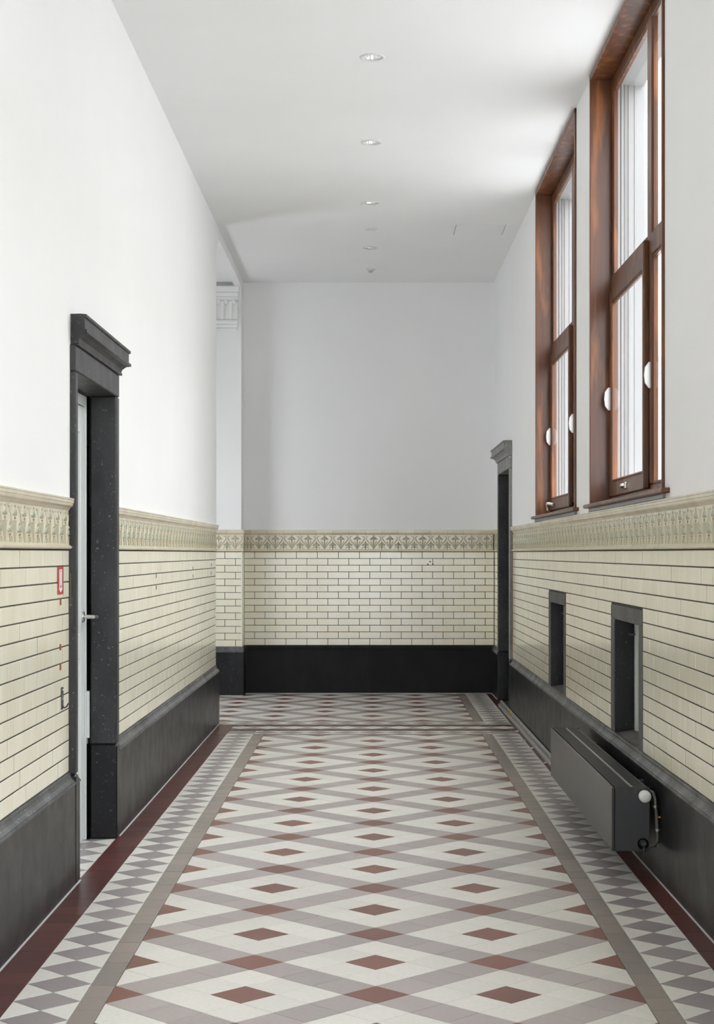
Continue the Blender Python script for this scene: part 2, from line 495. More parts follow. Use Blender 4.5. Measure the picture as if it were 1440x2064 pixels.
def capital(b, x0, x1, y, sg):
    """moulded capital on a jamb; sg = -1 faces the camera, +1 faces away"""
    bands = [(3.985, 4.045, 0.100), (3.945, 3.985, 0.085), (3.905, 3.945, 0.060), (3.715, 3.905, 0.035), (3.675, 3.715, 0.062), (3.640, 3.675, 0.045), (3.615, 3.640, 0.022)]
    for z0, z1, p in bands:
        b.bbox((x0 - p * 0.3, y - 0.002 * sg, z0), (x1 + p * 0.3, y + sg * p, z1), 0.008)
cb = MB()
capital(cb, -1.66, XL - 0.022, YE + 0.03, 1)
cb.build('capital', M['plaster'], wall_left)
for k in range(5):
    f = MB(); x = -1.63 + k * 0.073
    f.tube([(x, YE + 0.045, 3.72), (x, YE + 0.05, 3.90)], 0.022, 8); f.build('flute', M['plaster'], wall_left)

# end wall with the pier at its left
eb = MB(PB)
eb.box((-0.30, -3.2, -0.1), (-0.0022, 1.6, FT - 0.002), 1)
eb.box((-0.30, -3.2, FT - 0.002), (0.004, 1.6, CEIL + 0.05), 0)
eb.box((-0.007, -3.2, -0.1), (YB - YP - 0.0022, XL - 0.004, FT - 0.002), 1)
eb.box((0.0, -3.2, FT - 0.002), (YB - YP + 0.004, XL - 0.002, CEIL + 0.05), 0)
wall_back = struct(eb.build('wall_back', [M['plaster'], M['mortar']]))
cb = MB()
capital(cb, -1.72, XL - 0.045, YP - 0.003, -1)
cb.build('capital', M['plaster'], wall_back)
for k in range(5):
    f = MB(); x = -1.70 + k * 0.0775
    f.tube([(x, YP - 0.042, 3.72), (x + 0.006, YP - 0.050, 3.90)], [0.016, 0.024], 8)
    f.build('flute', M['plaster'], wall_back)
    s = MB(); s.lathe([(0.004, 0.03), (0.022, 0.02), (0.026, 0.0), (0.018, -0.02), (0.003, -0.026)], (x + 0.038, YP - 0.055, 3.895), 'z', 10)
    s.build('scallop', M['plaster'], wall_back)

# right wall
rb = MB(PR)
cuts = sorted(NICHE)
def span_minus(a, b, holes):
    out = []; s = a
    for h0, h1 in sorted(holes):
        if h1 <= a or h0 >= b: continue
        if h0 > s: out.append((s, h0))
        s = h1
    if s < b: out.append((s, b))
    return out
allw = WIN + WIN_ADDED
for y0, y1 in span_minus(Y0, YB, NICHE + [(DR[0] + 0.02, DR[3] - 0.02)]):
    rb.box((-0.29, y0, -0.1), (-0.0022, y1, FT - 0.002), 1)
for y0, y1 in NICHE:
    rb.box((-0.29, y0, -0.1), (-0.0022, y1, SK - 0.02), 1); rb.box((-0.29, y0, 1.10), (-0.0022, y1, FT - 0.002), 1); rb.box((-0.29, y0, SK - 0.02), (-0.20, y1, 1.10), 1)
rb.box((-0.29, DR[0] + 0.02, 2.22), (0.004, DR[3] - 0.02, CEIL + 0.05), 0)
rb.box((-0.29, DR[0] + 0.02, -0.1), (-0.27, DR[3] - 0.02, 2.22), 0)
rb.box((-0.29, Y0, FT - 0.002), (0.004, DR[0] + 0.02, WZ), 0)
for y0, y1 in span_minus(Y0, YB, allw + [(DR[0] + 0.02, DR[3] - 0.02)]):
    rb.box((-0.29, y0, WZ if y1 <= DR[1] else FT - 0.002), (0.004, y1, CEIL + 0.05), 0)
for y0, y1 in allw: rb.box((-0.29, y0, 4.125), (0.004, y1, CEIL + 0.05), 0)
wall_right = struct(rb.build('wall_right', [M['plaster'], M['mortar']]))

fbx = MB()       # wall behind the camera, with an unseen glazed doorway added for its daylight
for a, b in (((-3.2, Y0 - 0.2, -0.2), (-1.0, Y0, CEIL + 0.05)), ((1.0, Y0 - 0.2, -0.2), (1.65, Y0, CEIL + 0.05)), ((-1.0, Y0 - 0.2, 3.3), (1.0, Y0, CEIL + 0.05)), ((-1.0, Y0 - 0.2, -0.2), (1.0, Y0, 0.02))): fbx.box(a, b)
struct(fbx.build('wall_front', M['plaster']))
fbx = MB(); fbx.box((-1.0, Y0 - 0.12, 0.02), (1.0, Y0 - 0.115, 3.3)); struct(fbx.build('added_glass_door', M['glass']))
# side passage beyond the opening: closed off by its own wall
sb = MB(); sb.box((-3.2, YE - 0.4, -0.1), (-3.0, YB, 1.1)); sb.box((-3.2, YE - 0.4, 2.45), (-3.0, YB, CEIL + 0.05)); sb.box((-3.2, YE - 0.4, 1.1), (-3.0, YE + 0.7, 2.45)); sb.box((-3.2, YE + 1.75, 1.1), (-3.0, YB, 2.45));   # unseen window added to brighten the passage and end wall
sb.box((-3.2, YE - 0.6, -0.1), (XL - 0.36, YE - 0.4, CEIL + 0.05)); struct(sb.build('wall_passage', M['plaster']))

# ------------------------------------------------------------------ ceiling with holes for the lamps
LAMP = [(0.008, 9.185), (0.004, 11.09), (-0.002, 13.00), (-0.004, 14.92), (0.01, 7.28), (0.01, 5.37)]
HATCH = (0.706, 1.125, 13.88, 14.33)
bm = bmesh.new()
def loop(pts):
    vs = [bm.verts.new((x, y, CEIL)) for x, y in pts]
    for i in range(len(vs)): bm.edges.new((vs[i], vs[(i + 1) % len(vs)]))
loop([(-3.2, Y0 - 0.1), (1.33, Y0 - 0.1), (1.262, YB + 0.1), (-3.2, YB + 0.1)])
for x, y in LAMP: loop([(x + 0.056 * math.cos(2 * math.pi * k / 24), y + 0.056 * math.sin(2 * math.pi * k / 24)) for k in range(24)])
h0, h1, h2, h3 = HATCH
loop([(h0, h2), (h1, h2), (h1, h3), (h0, h3)])
bmesh.ops.triangle_fill(bm, edges=bm.edges[:], use_beauty=True)
g = bmesh.ops.extrude_face_region(bm, geom=bm.faces[:])
for v in [e for e in g['geom'] if isinstance(e, bmesh.types.BMVert)]: v.co.z += 0.02
bmesh.ops.recalc_face_normals(bm, faces=bm.faces[:])
me = bpy.data.meshes.new('ceiling'); bm.to_mesh(me); bm.free(); me.materials.append(M['ceiling'])
ceiling = struct(put('ceiling', me))
cs = MB(); cs.box((-3.3, Y0 - 0.2, CEIL + 0.14), (1.62, YB + 0.3, CEIL + 0.4)); cs.build('roof_slab', M['ceiling'], ceiling)
hp = MB(); hp.bbox((h0 + 0.006, h2 + 0.004, CEIL - 0.001), (h1 - 0.004, h3 - 0.004, CEIL + 0.018), 0.003)
hp.build('hatch_panel', M['ceiling'], ceiling)

# ------------------------------------------------------------------ tile dado
def tile_mesh(w, h, d=0.012, c=0.0014):
    """front faces +u, centred, as (u,s,z)"""
    key = ('t', round(w, 4), round(h, 4))
    if key not in CACHE:
        b = MB(); a, e = w / 2, h / 2
        vs = [(-d, -a, -e), (-d, a, -e), (-d, a, e), (-d, -a, e), (-c * 0.8, -a, -e), (-c * 0.8, a, -e), (-c * 0.8, a, e), (-c * 0.8, -a, e),
              (0, -a + c, -e + c), (0, a - c, -e + c), (0, a - c, e - c), (0, -a + c, e - c)]
        fs = [(8, 9, 10, 11)] + [(i, (i + 1) % 4, 4 + (i + 1) % 4, 4 + i) for i in range(4)] + [(4 + i, 4 + (i + 1) % 4, 8 + (i + 1) % 4, 8 + i) for i in range(4)]
        b.add(vs, [fs[0]] + fs[5:], 0); b.add(vs, fs[1:5], 1); CACHE[key] = b.mesh('wall_tile', [M['tile'], M['mortar']])
    return CACHE[key]
ROT = {'L': 0.0, 'R': math.pi + 0.0025, 'B': -math.pi / 2, 'P': -math.pi / 2}
TF = {'L': PL, 'R': PR, 'B': PB, 'P': PP}
def put_wall(side, name, me, parent, s, z, u=0.0):
    o = put(name, me, parent, TF[side](u, s, z), ROT[side]); return o
J = 0.005
def dado(side, parent, s0, s1, phase, holes=(), limit=None, far_first=False, out=None):
    """running bond of glazed tiles; returns list of (distance, s, z, w)"""
    for r in range(14):
        z = SK + (r + 0.5) * TH
        ph = phase + (TL / 2 if r % 2 == 0 else 0)
        k = math.floor((s0 - ph) / TL)
        while ph + k * TL < s1:
            a, b = max(s0, ph + k * TL), min(s1, ph + (k + 1) * TL)
            k += 1
            for p, q in span_minus(a, b, [h[:2] for h in holes if h[2] - 0.02 < z < h[3] + 0.02]):
                if q - p > 0.018: out.append((side, (p + q) / 2, z, q - p))
def lay(parent, lst, near):
    lst.sort(key=near)
    st = MB()
    for r, (side, s, z, w) in enumerate(lst):
        w2 = max(0.012, round((w - J) * 200) / 200) if w < TL - 0.004 else TL - J
        me = tile_mesh(w2, TH - J)
        if r < 296 and near((side, s, z, w)) < 500:
            o = put_wall(side, 'wall_tile', me, parent, s, z, random.uniform(-0.0006, 0.0006))
        else:
            mx = Matrix.Translation(TF[side](0, s, z)) @ Matrix.Rotation(ROT[side], 4, 'Z')
            vv = [tuple(mx @ v.co) for v in me.vertices]
            for mi in (0, 1): st.add(vv, [list(p.vertices) for p in me.polygons if p.material_index == mi], mi)
    if st.v: stuff(st.build('distant_wall_tiling', [M['tile'], M['mortar']], parent))
L = []
dado('L', wall_left, 3.6, DL[0], 5.903, out=L); dado('L', wall_left, DL[3], YE, 8.39, out=L)
lay(wall_left, L, lambda t: t[1] if t[1] > 5.55 else 1000 + t[1])
L = []
dado('R', wall_right, 3.6, DR[0] - 0.03, 7.81, [(a, b, SK - 0.1, 1.142) for a, b in NICHE], out=L); dado('R', wall_right, DR[3], YB, 16.1, out=L)
lay(wall_right, L, lambda t: t[1] if t[1] > 5.9 else 1000 + t[1])
L = []
dado('B', wall_back, XL + 0.006, Xr(YB) - 0.002, -1.173, out=L)
dado('P', wall_back, -1.95, XL + 0.006, -1.448, out=L)
lay(wall_back, L, lambda t: 1 if t[0] == 'B' else (2 if t[1] > -1.56 else 900))
qb = MB()   # corner strip of the pier
qb.box((XL - 0.004, YP - 0.002, SK), (XL + 0.006, YB - 0.004, TT)); qb.build('corner_tile', M['tile'], wall_back)
qb = MB(); qb.box((XL - 0.004, YP + 0.002, TT), (XL + 0.007, YB - 0.004, FT - 0.05)); qb.build('corner_frieze', M['frieze'], wall_back)
qb = MB(); qb.box((XL - 0.004, YP + 0.002, FT - 0.05), (XL + 0.022, YB - 0.004, FT)); qb.build('corner_cap', M['cap'], wall_back)
b = MB(PR); b.box((-0.007, DR[0] - 0.030, SK), (0.004, DR[0] - 0.002, FT)); b.build('rough_brick_edge', M['stained'], wall_right)

# ------------------------------------------------------------------ frieze: embossed flowers under a moulded cap
FP = 0.165
FB = TT + 0.004
def frieze_mesh():
    b = MB()
    h0, h1 = 0.017, 0.165          # relief field above the lower ledge
    w = FP / 2 - 0.0008
    def quad(u, a, c, mi=0):  b.add([(u, -w, a), (u, w, a), (u, w, c), (u, -w, c)], [(0, 1, 2, 3)], mi)
    prof = [(-0.012, 0.0), (0.010, 0.0), (0.015, 0.005), (0.015, 0.010), (0.004, 0.018), (0.0, 0.022), (0.0, 0.165), (-0.012, 0.165)]
    b.prism(prof, -w, w, 0)
    def dome(s, z, rs, rz, hh, t0, t1, mi, n=8, u0=0.0):
        hh *= 0.6
        vs = [(u0 + hh, s, z)]
        for k in range(n + 1):
            t = t0 + (t1 - t0) * k / n
            vs.append((u0 + hh * 0.72, s + rs * 0.6 * math.cos(t), z + rz * 0.6 * math.sin(t)))
        for k in range(n + 1):
            t = t0 + (t1 - t0) * k / n
            vs.append((u0 - 0.001, s + rs * math.cos(t), z + rz * math.sin(t)))
        fs = [(0, 1 + k, 2 + k) for k in range(n)] + [(1 + k, 2 + n + k, 3 + n + k, 2 + k) for k in range(n)]
        b.add(vs, fs, mi, True)
    def rib(pts, r, mi=2, hh=0.006):
        hh *= 0.5
        for i in range(len(pts) - 1):
            (s0, z0), (s1, z1) = pts[i], pts[i + 1]
            d = math.hypot(s1 - s0, z1 - z0); nx, nz = -(z1 - z0) / d, (s1 - s0) / d
            r0 = r[i] if isinstance(r, list) else r; r1 = r[i + 1] if isinstance(r, list) else r
            b.add([(-0.001, s0 + nx * r0, z0 + nz * r0), (hh, s0, z0), (-0.001, s0 - nx * r0, z0 - nz * r0),
                   (-0.001, s1 + nx * r1, z1 + nz * r1), (hh, s1, z1), (-0.001, s1 - nx * r1, z1 - nz * r1)],
                  [(0, 1, 4, 3), (1, 2, 5, 4)], mi, False)
    pi = math.pi
    # tall flower in the middle: cap, two side lobes, knob, calyx, tapering stem with two leaves
    dome(0, 0.133, 0.029, 0.019, 0.008, 0, 2 * pi, 1, 10)
    for sg in (-1, 1): dome(sg * 0.024, 0.126, 0.017, 0.011, 0.006, 0, 2 * pi, 1, 8)
    dome(0, 0.155, 0.009, 0.008, 0.008, 0, 2 * pi, 1, 6)
    dome(0, 0.110, 0.009, 0.0055, 0.009, 0, 2 * pi, 3, 6)
    rib([(0, 0.115), (0, 0.06), (0, 0.022)], [0.007, 0.012, 0.004], 1, 0.008)
    for sg in (-1, 1):
        rib([(sg * 0.004, 0.04), (sg * 0.018, 0.075), (sg * 0.024, 0.098), (sg * 0.034, 0.098)], [0.006, 0.007, 0.006, 0.003])
        rib([(sg * 0.003, 0.028), (sg * 0.030, 0.070), (sg * 0.058, 0.100), (sg * 0.074, 0.128), (sg * 0.070, 0.148), (sg * 0.050, 0.152)], [0.004, 0.007, 0.0075, 0.0065, 0.006, 0.004])
        # half of the low flower that stands across the joint
        t0, t1 = (pi / 2, 3 * pi / 2) if sg > 0 else (-pi / 2, pi / 2)
        e = sg * w
        dome(e, 0.071, 0.029, 0.016, 0.008, t0, t1, 1, 6)
        dome(e - sg * 0.024, 0.064, 0.017, 0.010, 0.006, 0, 2 * pi, 1, 8)
        dome(e, 0.091, 0.008, 0.008, 0.008, t0, t1, 1, 4)
        dome(e, 0.050, 0.009, 0.0055, 0.009, t0, t1, 3, 4)
        rib([(e - sg * 0.002, 0.052), (e - sg * 0.002, 0.022)], [0.004, 0.003], 1, 0.007)
        rib([(e - sg * 0.004, 0.040), (e - sg * 0.022, 0.046), (e - sg * 0.034, 0.026)], [0.004, 0.007, 0.003])
    return b.mesh('frieze_tile', [M['frieze'], M['flower'], M['stem'], M['calyx']], recalc=False)
def cap_mesh():
    b = MB(); w = FP / 2 - 0.0008
    h = FT - FB - 0.165
    prof = [(-0.012, 0.0), (0.003, 0.0), (0.006, 0.006), (0.010, 0.011), (0.018, 0.017), (0.020, 0.025), (0.020, 0.028), (0.023, 0.030), (0.023, h - 0.010), (0.025, h - 0.008), (0.025, h - 0.003), (0.020, h), (-0.012, h)]
    b.prism(prof, -w, w)
    return b.mesh('cap_tile', M['cap'])
FM, CM = frieze_mesh(), cap_mesh()
for me in (FM,):
    bm = bmesh.new(); bm.from_mesh(me); 
    for f in bm.faces:
        if f.material_index and f.normal.x < 0: f.normal_flip()
    bm.to_mesh(me); bm.free()
def run_frieze(side, parent, s0, s1, ph):
    k = math.ceil((s0 - ph) / FP - 0.6)
    while True:
        s = ph + k * FP; k += 1
        a, b = s - FP / 2, s + FP / 2
        if a > s1 - 0.03: break
        a2, b2 = max(a, s0), min(b, s1)
        if b2 - a2 < 0.03: continue
        for nm, me, z in (('frieze_tile', FM, FB), ('cap_tile', CM, FB + 0.165)):
            o = put_wall(side, nm, me, parent, (a2 + b2) / 2, z); o.scale = (1, (b2 - a2) / FP, 1)
run_frieze('L', wall_left, 4.6, DL[0] + 0.005, 5.853); run_frieze('L', wall_left, DL[3], YE + 0.012, 8.42)
run_frieze('R', wall_right, 4.6, DR[0] - 0.030, 6.2); run_frieze('R', wall_right, DR[3], YB - 0.02, 16.2)
run_frieze('B', wall_back, XL + 0.0075, Xr(YB) - 0.01, -1.128); run_frieze('P', wall_back, -1.95, XL + 0.02, -1.345)

# ------------------------------------------------------------------ black stone skirting
SP = [(-0.012, 0.0), (0.028, 0.0), (0.028, 0.4275), (-0.012, 0.4275)]
SM = [(-0.012, 0.428), (0.031, 0.428), (0.032, 0.431), (0.031, 0.436), (0.026, 0.438), (0.027, 0.442), (0.020, 0.447), (0.012, 0.455), (0.007, 0.466), (0.006, 0.474), (0.003, SK - 0.001), (-0.012, SK - 0.001)]
def skirting(tf, root, s0, s1, joints, mats=('black', 'highlight')):
    pts = [s0] + [j for j in joints if s0 < j < s1] + [s1]
    for a, b in zip(pts, pts[1:]):
        m = MB(tf); m.prism(SP, a + 0.0012, b - 0.0012); m.build('stone_slab', M[mats[0]], root)
        m = MB(tf); m.prism(SM, a + 0.0006, b - 0.0006); m.build('stone_moulding', M[mats[1]], root)
    m = MB(tf); m.prism([(0.020, -0.004), (0.034, -0.004), (0.034, 0.0008), (0.028, 0.004), (0.020, 0.004)], s0, s1); m.build('grout_line', M['joint'], root)
bl = struct(empty('baseboard_left', (XL, 6, 0))); bl.location = (0, 0, 0)
skirting(PL, bl, 3.0, DL[0] + 0.11, [4.6]); skirting(PL, bl, DL[3] - 0.006, YE + 0.014, [9.9, 11.85])
br = struct(empty('baseboard_right'))
skirting(PR, br, 3.0, DR[0] - 0.03, [5.2, 7.4, 9.6, 11.9, 13.4]); skirting(PR, br, DR[3], YB - 0.02, [])
bk = struct(empty('baseboard_back'))
skirting(PB, bk, XL + 0.03, Xr(YB) - 0.028, [-0.03], ('tar', 'tar')); skirting(PP, bk, -1.95, XL + 0.022, [])
m = MB(); m.prism([(XL - 0.01, 0.0), (XL + 0.022, 0.0), (XL + 0.022, 0.43), (XL, SK - 0.002), (XL - 0.01, SK - 0.002)], YP + 0.002, YB - 0.03); m.build('stone_slab', M['black'], bk)

# ------------------------------------------------------------------ stone door surrounds and doors
def cornice(tf, y0, y1, out, z):
    """heavy stone head: ogee, ledge, block, fillet"""
    b = MB(tf); o = out
    def ring(p): return p
    prof = [(-0.02, z), (0.028 + 0.012, z), (0.030 + 0.012, z + 0.008), (o * 0.55, z + 0.016), (o * 0.62, z + 0.030), (o * 0.85, z + 0.046), (o + 0.010, z + 0.052), (o + 0.010, z + 0.064),
            (o, z + 0.068), (o, z + 0.113), (o + 0.008, z + 0.117), (o + 0.008, z + 0.129), (o - 0.02, z + 0.134), (-0.02, z + 0.134)]
    n = len(prof)
    def ext(u): return max(0.0, u - 0.028)
    vs = [(u, y0 - ext(u) * 0.6, zz) for u, zz in prof] + [(u, y1 + ext(u) * 1.6, zz) for u, zz in prof]
    b.add(vs, [(i, (i + 1) % n, n + (i + 1) % n, n + i) for i in range(n)] + [tuple(range(n))[::-1], tuple(range(n, 2 * n))])
    return b
def surround(tf, root, D, depth, head, out, front='jamb'):
    y0, y1, y2, y3 = D
    for a, b in ((y0, y1), (y2, y3)):
        m = MB(tf); m.bbox((-depth, a, 0.468), (0.028, b, head), 0.007); m.build('stone_jamb', M[front if a == y0 else 'jamb'], root)
        m = MB(tf); m.bbox((-depth, a, 0.0), (0.030, b, 0.466), 0.007); m.build('plinth_block', M['black'], root)
    m = MB(tf); m.bbox((-depth, y0, head), (0.028, y3, head + 0.112), 0.005); m.build('stone_lintel', M[front], root)
    cornice(tf, y0 + 0.02, y3 - 0.01, out, head + 0.110).build('stone_cornice', M[front], root)
door1 = struct(empty('door_1'))
surround(PL, door1, DL, 0.104, DH, 0.068)
m = MB(PL)                                       # painted timber frame behind the stone
ya, yb = DL[1] - 0.03, DL[2] + 0.03
m.bbox((-0.20, ya, 0.0), (-0.118, DL[1] + 0.05, DH - 0.005), 0.003); m.bbox((-0.20, DL[2] - 0.035, 0.0), (-0.118, yb, DH - 0.005), 0.003); m.bbox((-0.20, DL[1] + 0.05, DH - 0.055), (-0.118, DL[2] - 0.035, DH - 0.005), 0.003)
m.build('door_frame', M['white_paint'], door1)
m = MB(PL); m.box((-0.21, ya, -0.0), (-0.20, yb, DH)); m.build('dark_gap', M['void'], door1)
m = MB(PL)
yl0, yl1, zt = DL[1] + 0.054, DL[2] - 0.039, DH - 0.060
m.box((-0.17, yl0, 0.008), (-0.136, yl1, zt)); leaf = m.build('door_leaf', M['white_paint'], door1)
m = MB(PL)
for a, b2, c, d in ((yl0, yl0 + 0.11, 0.008, zt), (yl1 - 0.11, yl1, 0.008, zt), (yl0 + 0.11, yl1 - 0.11, zt - 0.13, zt), (yl0 + 0.11, yl1 - 0.11, 0.008, 0.25), (yl0 + 0.11, yl1 - 0.11, 0.90, 1.02)):
    m.bbox((-0.138, a, c), (-0.124, b2, d), 0.003)
m.build('leaf_frame', M['white_paint'], door1)
m = MB(PL); yh = yl1 - 0.06
m.lathe([(0.026, -0.126), (0.027, -0.120), (0.024, -0.115)], (0, yh, 1.10), 'x', 20)
hd = m.build('handle_rose', M['steel'], door1)
m = MB(PL); m.tube([(-0.120, yh, 1.10), (-0.062, yh, 1.10), (-0.052, yh - 0.010, 1.10), (-0.050, yh - 0.12, 1.104)], [0.010, 0.010, 0.010, 0.008], 10); m.build('lever', M['steel'], hd)
m = MB(PL); m.box((-0.1175, DL[2] - 0.014, 0.50), (-0.105, DL[2] - 0.001, 0.73)); m.build('strike_plate', M['white_paint'], door1)
m = MB(PL); m.box((-0.1178, DL[2] - 0.012, 0.0), (-0.1045, DL[2] - 0.0005, 0.47)); m.box((-0.1178, DL[2] - 0.012, 0.735), (-0.1045, DL[2] - 0.0005, DH - 0.002)); m.build('gap_shade_strip', M['void'], door1)  # black strips painted in for the shade in the frame gap
door2 = struct(empty('door_2'))
surround(PR, door2, DR, 0.26, 2.163, 0.080, 'wash')
m = MB(PR); m.box((-0.262, DR[1], 0.0), (-0.24, DR[2], 2.163)); m.build('door_leaf', M['jamb'], door2)

# ------------------------------------------------------------------ wall niches
for i, (y0, y1) in enumerate(NICHE):
    r = struct(empty('trim_%d' % (i + 1)))
    m = MB(PR); m.bbox((-0.11, y0, SK - 0.03), (0.003, y0 + 0.11, 1.068), 0.003); m.build('stone_jamb', M['grey_stone'], r)
    m = MB(PR); m.bbox((-0.11, y1 - 0.11, SK - 0.03), (0.003, y1, 1.068), 0.003); m.build('stone_jamb', M['grey_stone'], r)
    m = MB(PR); m.bbox((-0.11, y0, 1.069), (0.003, y1, 1.142), 0.003); m.build('stone_lintel', M['grey_stone'], r)
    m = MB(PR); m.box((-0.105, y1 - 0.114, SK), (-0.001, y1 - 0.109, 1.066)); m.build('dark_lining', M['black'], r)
    m = MB(PR); m.prism([(-0.11, SK - 0.03), (0.004, SK - 0.03), (0.004, SK - 0.004), (-0.105, SK + 0.012), (-0.11, SK + 0.012)], y0 + 0.11, y1 - 0.11); m.build('stone_sill', M['grey_stone'], r)
    m = MB(PR); m.box((-0.125, y0 + 0.11, SK), (-0.107, y1 - 0.11, 1.07)); pn = m.build('back_panel', M['green_white'], r)
    m = MB(PR); m.bbox((-0.107, y1 - 0.19, SK + 0.01), (-0.100, y1 - 0.13, 1.06), 0.002); m.bbox((-0.107, y0 + 0.12, SK + 0.01), (-0.100, y0 + 0.18, 1.06), 0.002); m.build('panel_stile', M['green_white'], pn)
    m = MB(PR); m.tube([(-0.102, y1 - 0.16, 0.99), (-0.075, y1 - 0.16, 0.99), (-0.075, y1 - 0.13, 0.99)], 0.006, 8); m.build('latch', M['iron'], pn)

# ------------------------------------------------------------------ windows
def window(n, y0, y1, full=True):
    r = struct(empty('window_%d' % n))  # numbers past WIN are the unseen windows added for daylight
    zt = 4.128
    m = MB(PR)
    m.bbox((-0.136, y0, WZ), (0.016, y0 + 0.028, zt), 0.003); m.build('lining_board', M['wood'], r)
    m = MB(PR); m.bbox((-0.136, y1 - 0.028, WZ), (0.016, y1, zt), 0.003); m.build('lining_board', M['wood'], r)
    m = MB(PR); m.bbox((-0.136, y0, zt - 0.028), (0.016, y1, zt + 0.004), 0.003); m.build('lining_board', M['wood'], r)
    yi0, yi1 = y0 + 0.028, y1 - 0.028
    ym = (y0 + y1) / 2 - 0.16; mw = 0.065
    tz0, tz1 = 2.865, 2.972
    m = MB(PR)
    F0, F1 = -0.134, -0.105
    m.bbox((F0, yi0, WZ), (F1, yi0 + 0.07, zt - 0.028), 0.005); m.bbox((F0, yi1 - 0.07, WZ), (F1, yi1, zt - 0.028), 0.005)
    m.bbox((F0, yi0 + 0.07, zt - 0.098), (F1, yi1 - 0.07, zt - 0.028), 0.005); m.bbox((F0, yi0 + 0.07, WZ), (F1, yi1 - 0.07, WZ + 0.075), 0.005)
    fr = m.build('outer_frame', M['wood'], r)
    m = MB(PR); m.bbox((F0, ym - mw, WZ + 0.075), (F1 + 0.004, ym + mw, zt - 0.098), 0.006); m.build('mullion', M['wood'], r)
    for a, b in ((yi0 + 0.07, ym - mw), (ym + mw, yi1 - 0.07)):
        m = MB(PR); m.bbox((F0, a, tz0), (F1 + 0.006, b, tz1), 0.005); m.build('transom', M['wood'], r)
    lights = [(yi0 + 0.07, ym - mw, WZ + 0.075, tz0, False), (yi0 + 0.07, ym - mw, tz1, zt - 0.098, False), (ym + mw, yi1 - 0.07, tz1, zt - 0.098, False)]
    for a, b, c, d, _ in lights:
        m = MB(PR)
        g = 0.014
        m.bbox((-0.132, a, c), (-0.107, a + g, d), 0.003); m.bbox((-0.132, b - g, c), (-0.107, b, d), 0.003); m.bbox((-0.132, a + g, c), (-0.107, b - g, c + g), 0.003); m.bbox((-0.132, a + g, d - g), (-0.107, b - g, d), 0.003)
        m.build('glazing_bead', M['wood'], r)
        m = MB(PR); m.box((-0.116, a + g * 0.5, c + g * 0.5), (-0.112, b - g * 0.5, d - g * 0.5)); m.build('pane', M['glass'], r)
    # opening casement, proud of the frame
    a, b, c, d = ym + mw - 0.035, yi1 - 0.035, WZ + 0.055, tz0 + 0.03
    m = MB(PR); U0, U1 = -0.124, -0.088; w = 0.072
    m.bbox((U0, a, c), (U1, a + w, d), 0.005); m.bbox((U0, b - w, c), (U1, b, d), 0.005); m.bbox((U0, a + w, c), (U1, b - w, c + w + 0.012), 0.005); m.bbox((U0, a + w, d - w), (U1, b - w, d), 0.005)
    cs = m.build('casement', M['wood'], r)
    m = MB(PR); g = 0.012
    for p in (((a + w, c + w + 0.012), (a + w + g, d - w)), ((b - w - g, c + w + 0.012), (b - w, d - w)), ((a + w + g, d - w - g), (b - w - g, d - w)), ((a + w + g, c + w + 0.012), (b - w - g, c + w + 0.012 + g))):
        m.bbox((-0.112, p[0][0], p[0][1]), (-0.091, p[1][0], p[1][1]), 0.004)
    m.build('glazing_bead', M['wood'], cs)
    m = MB(PR); m.box((-0.101, a + w + 0.006, c + w + 0.016), (-0.097, b - w - 0.006, d - w - 0.006)); m.build('pane', M['glass'], cs)
    m = MB(PR); m.bbox((-0.105, a - 0.012, c + 0.0), (U1 + 0.014, a + 0.026, d + 0.055), 0.006); m.build('cover_strip', M['wood'], r)
    # white faceted covers on both stiles
    for s, ub in ((ym - 0.030, F1 + 0.003), (b - 0.030, U1)):
        m = MB(PR); zc = (c + d) / 2 - 0.03; hh = 0.064
        oct_ = [(0.0, -hh), (0.012, -hh), (0.032, -hh * 0.62), (0.037, 0.0), (0.032, hh * 0.62), (0.012, hh), (0.0, hh)]
        m.prism([(ub + u * 0.9 - 0.001, zc + z) for u, z in oct_], s - 0.010, s + 0.010); m.build('hinge_cover', M['white_plastic'], cs)
    yc = (a + b) / 2 + 0.02
    if n == 1:
        m = MB(PR); m.bbox((U1 - 0.002, yc - 0.045, c + 0.022), (U1 + 0.012, yc + 0.045, c + 0.060), 0.005); hd = m.build('handle_rose', M['steel'], cs)
        m = MB(PR); m.lathe([(0.012, 0.0), (0.014, 0.012), (0.010, 0.02)], (U1 + 0.010, yc, c + 0.041), 'x', 12); m.build('square_spindle', M['steel'], hd)
    else:
        yc = b - 0.22
        m = MB(PR); m.bbox((U1 - 0.002, yc - 0.05, c + 0.025), (U1 + 0.008, yc + 0.05, c + 0.055), 0.004); hd = m.build('handle_rose', M['steel'], cs)
        m = MB(PR); m.tube([(U1 + 0.006, yc - 0.06, c + 0.040), (U1 + 0.030, yc - 0.04, c + 0.045), (U1 + 0.036, yc + 0.06, c + 0.050), (U1 + 0.034, yc + 0.11, c + 0.040), (U1 + 0.030, yc + 0.115, c + 0.0)], [0.010, 0.011, 0.011, 0.009, 0.008], 10); m.build('lever', M['white_plastic'], hd)
    m = MB(PR); m.bbox((-0.106, y0 - 0.12, WZ - 0.006), (0.040, y1 + 0.10, WZ + 0.016), 0.005); m.build('sill_board', M['wood'], r)
    m = MB(PR); m.bbox((-0.02, y0 - 0.02, FT + 0.001), (0.018, y1 + 0.02, WZ - 0.006), 0.003); m.build('sill_apron', M['apron'], r)
    # masonry reveal outside
    m = MB(PR)
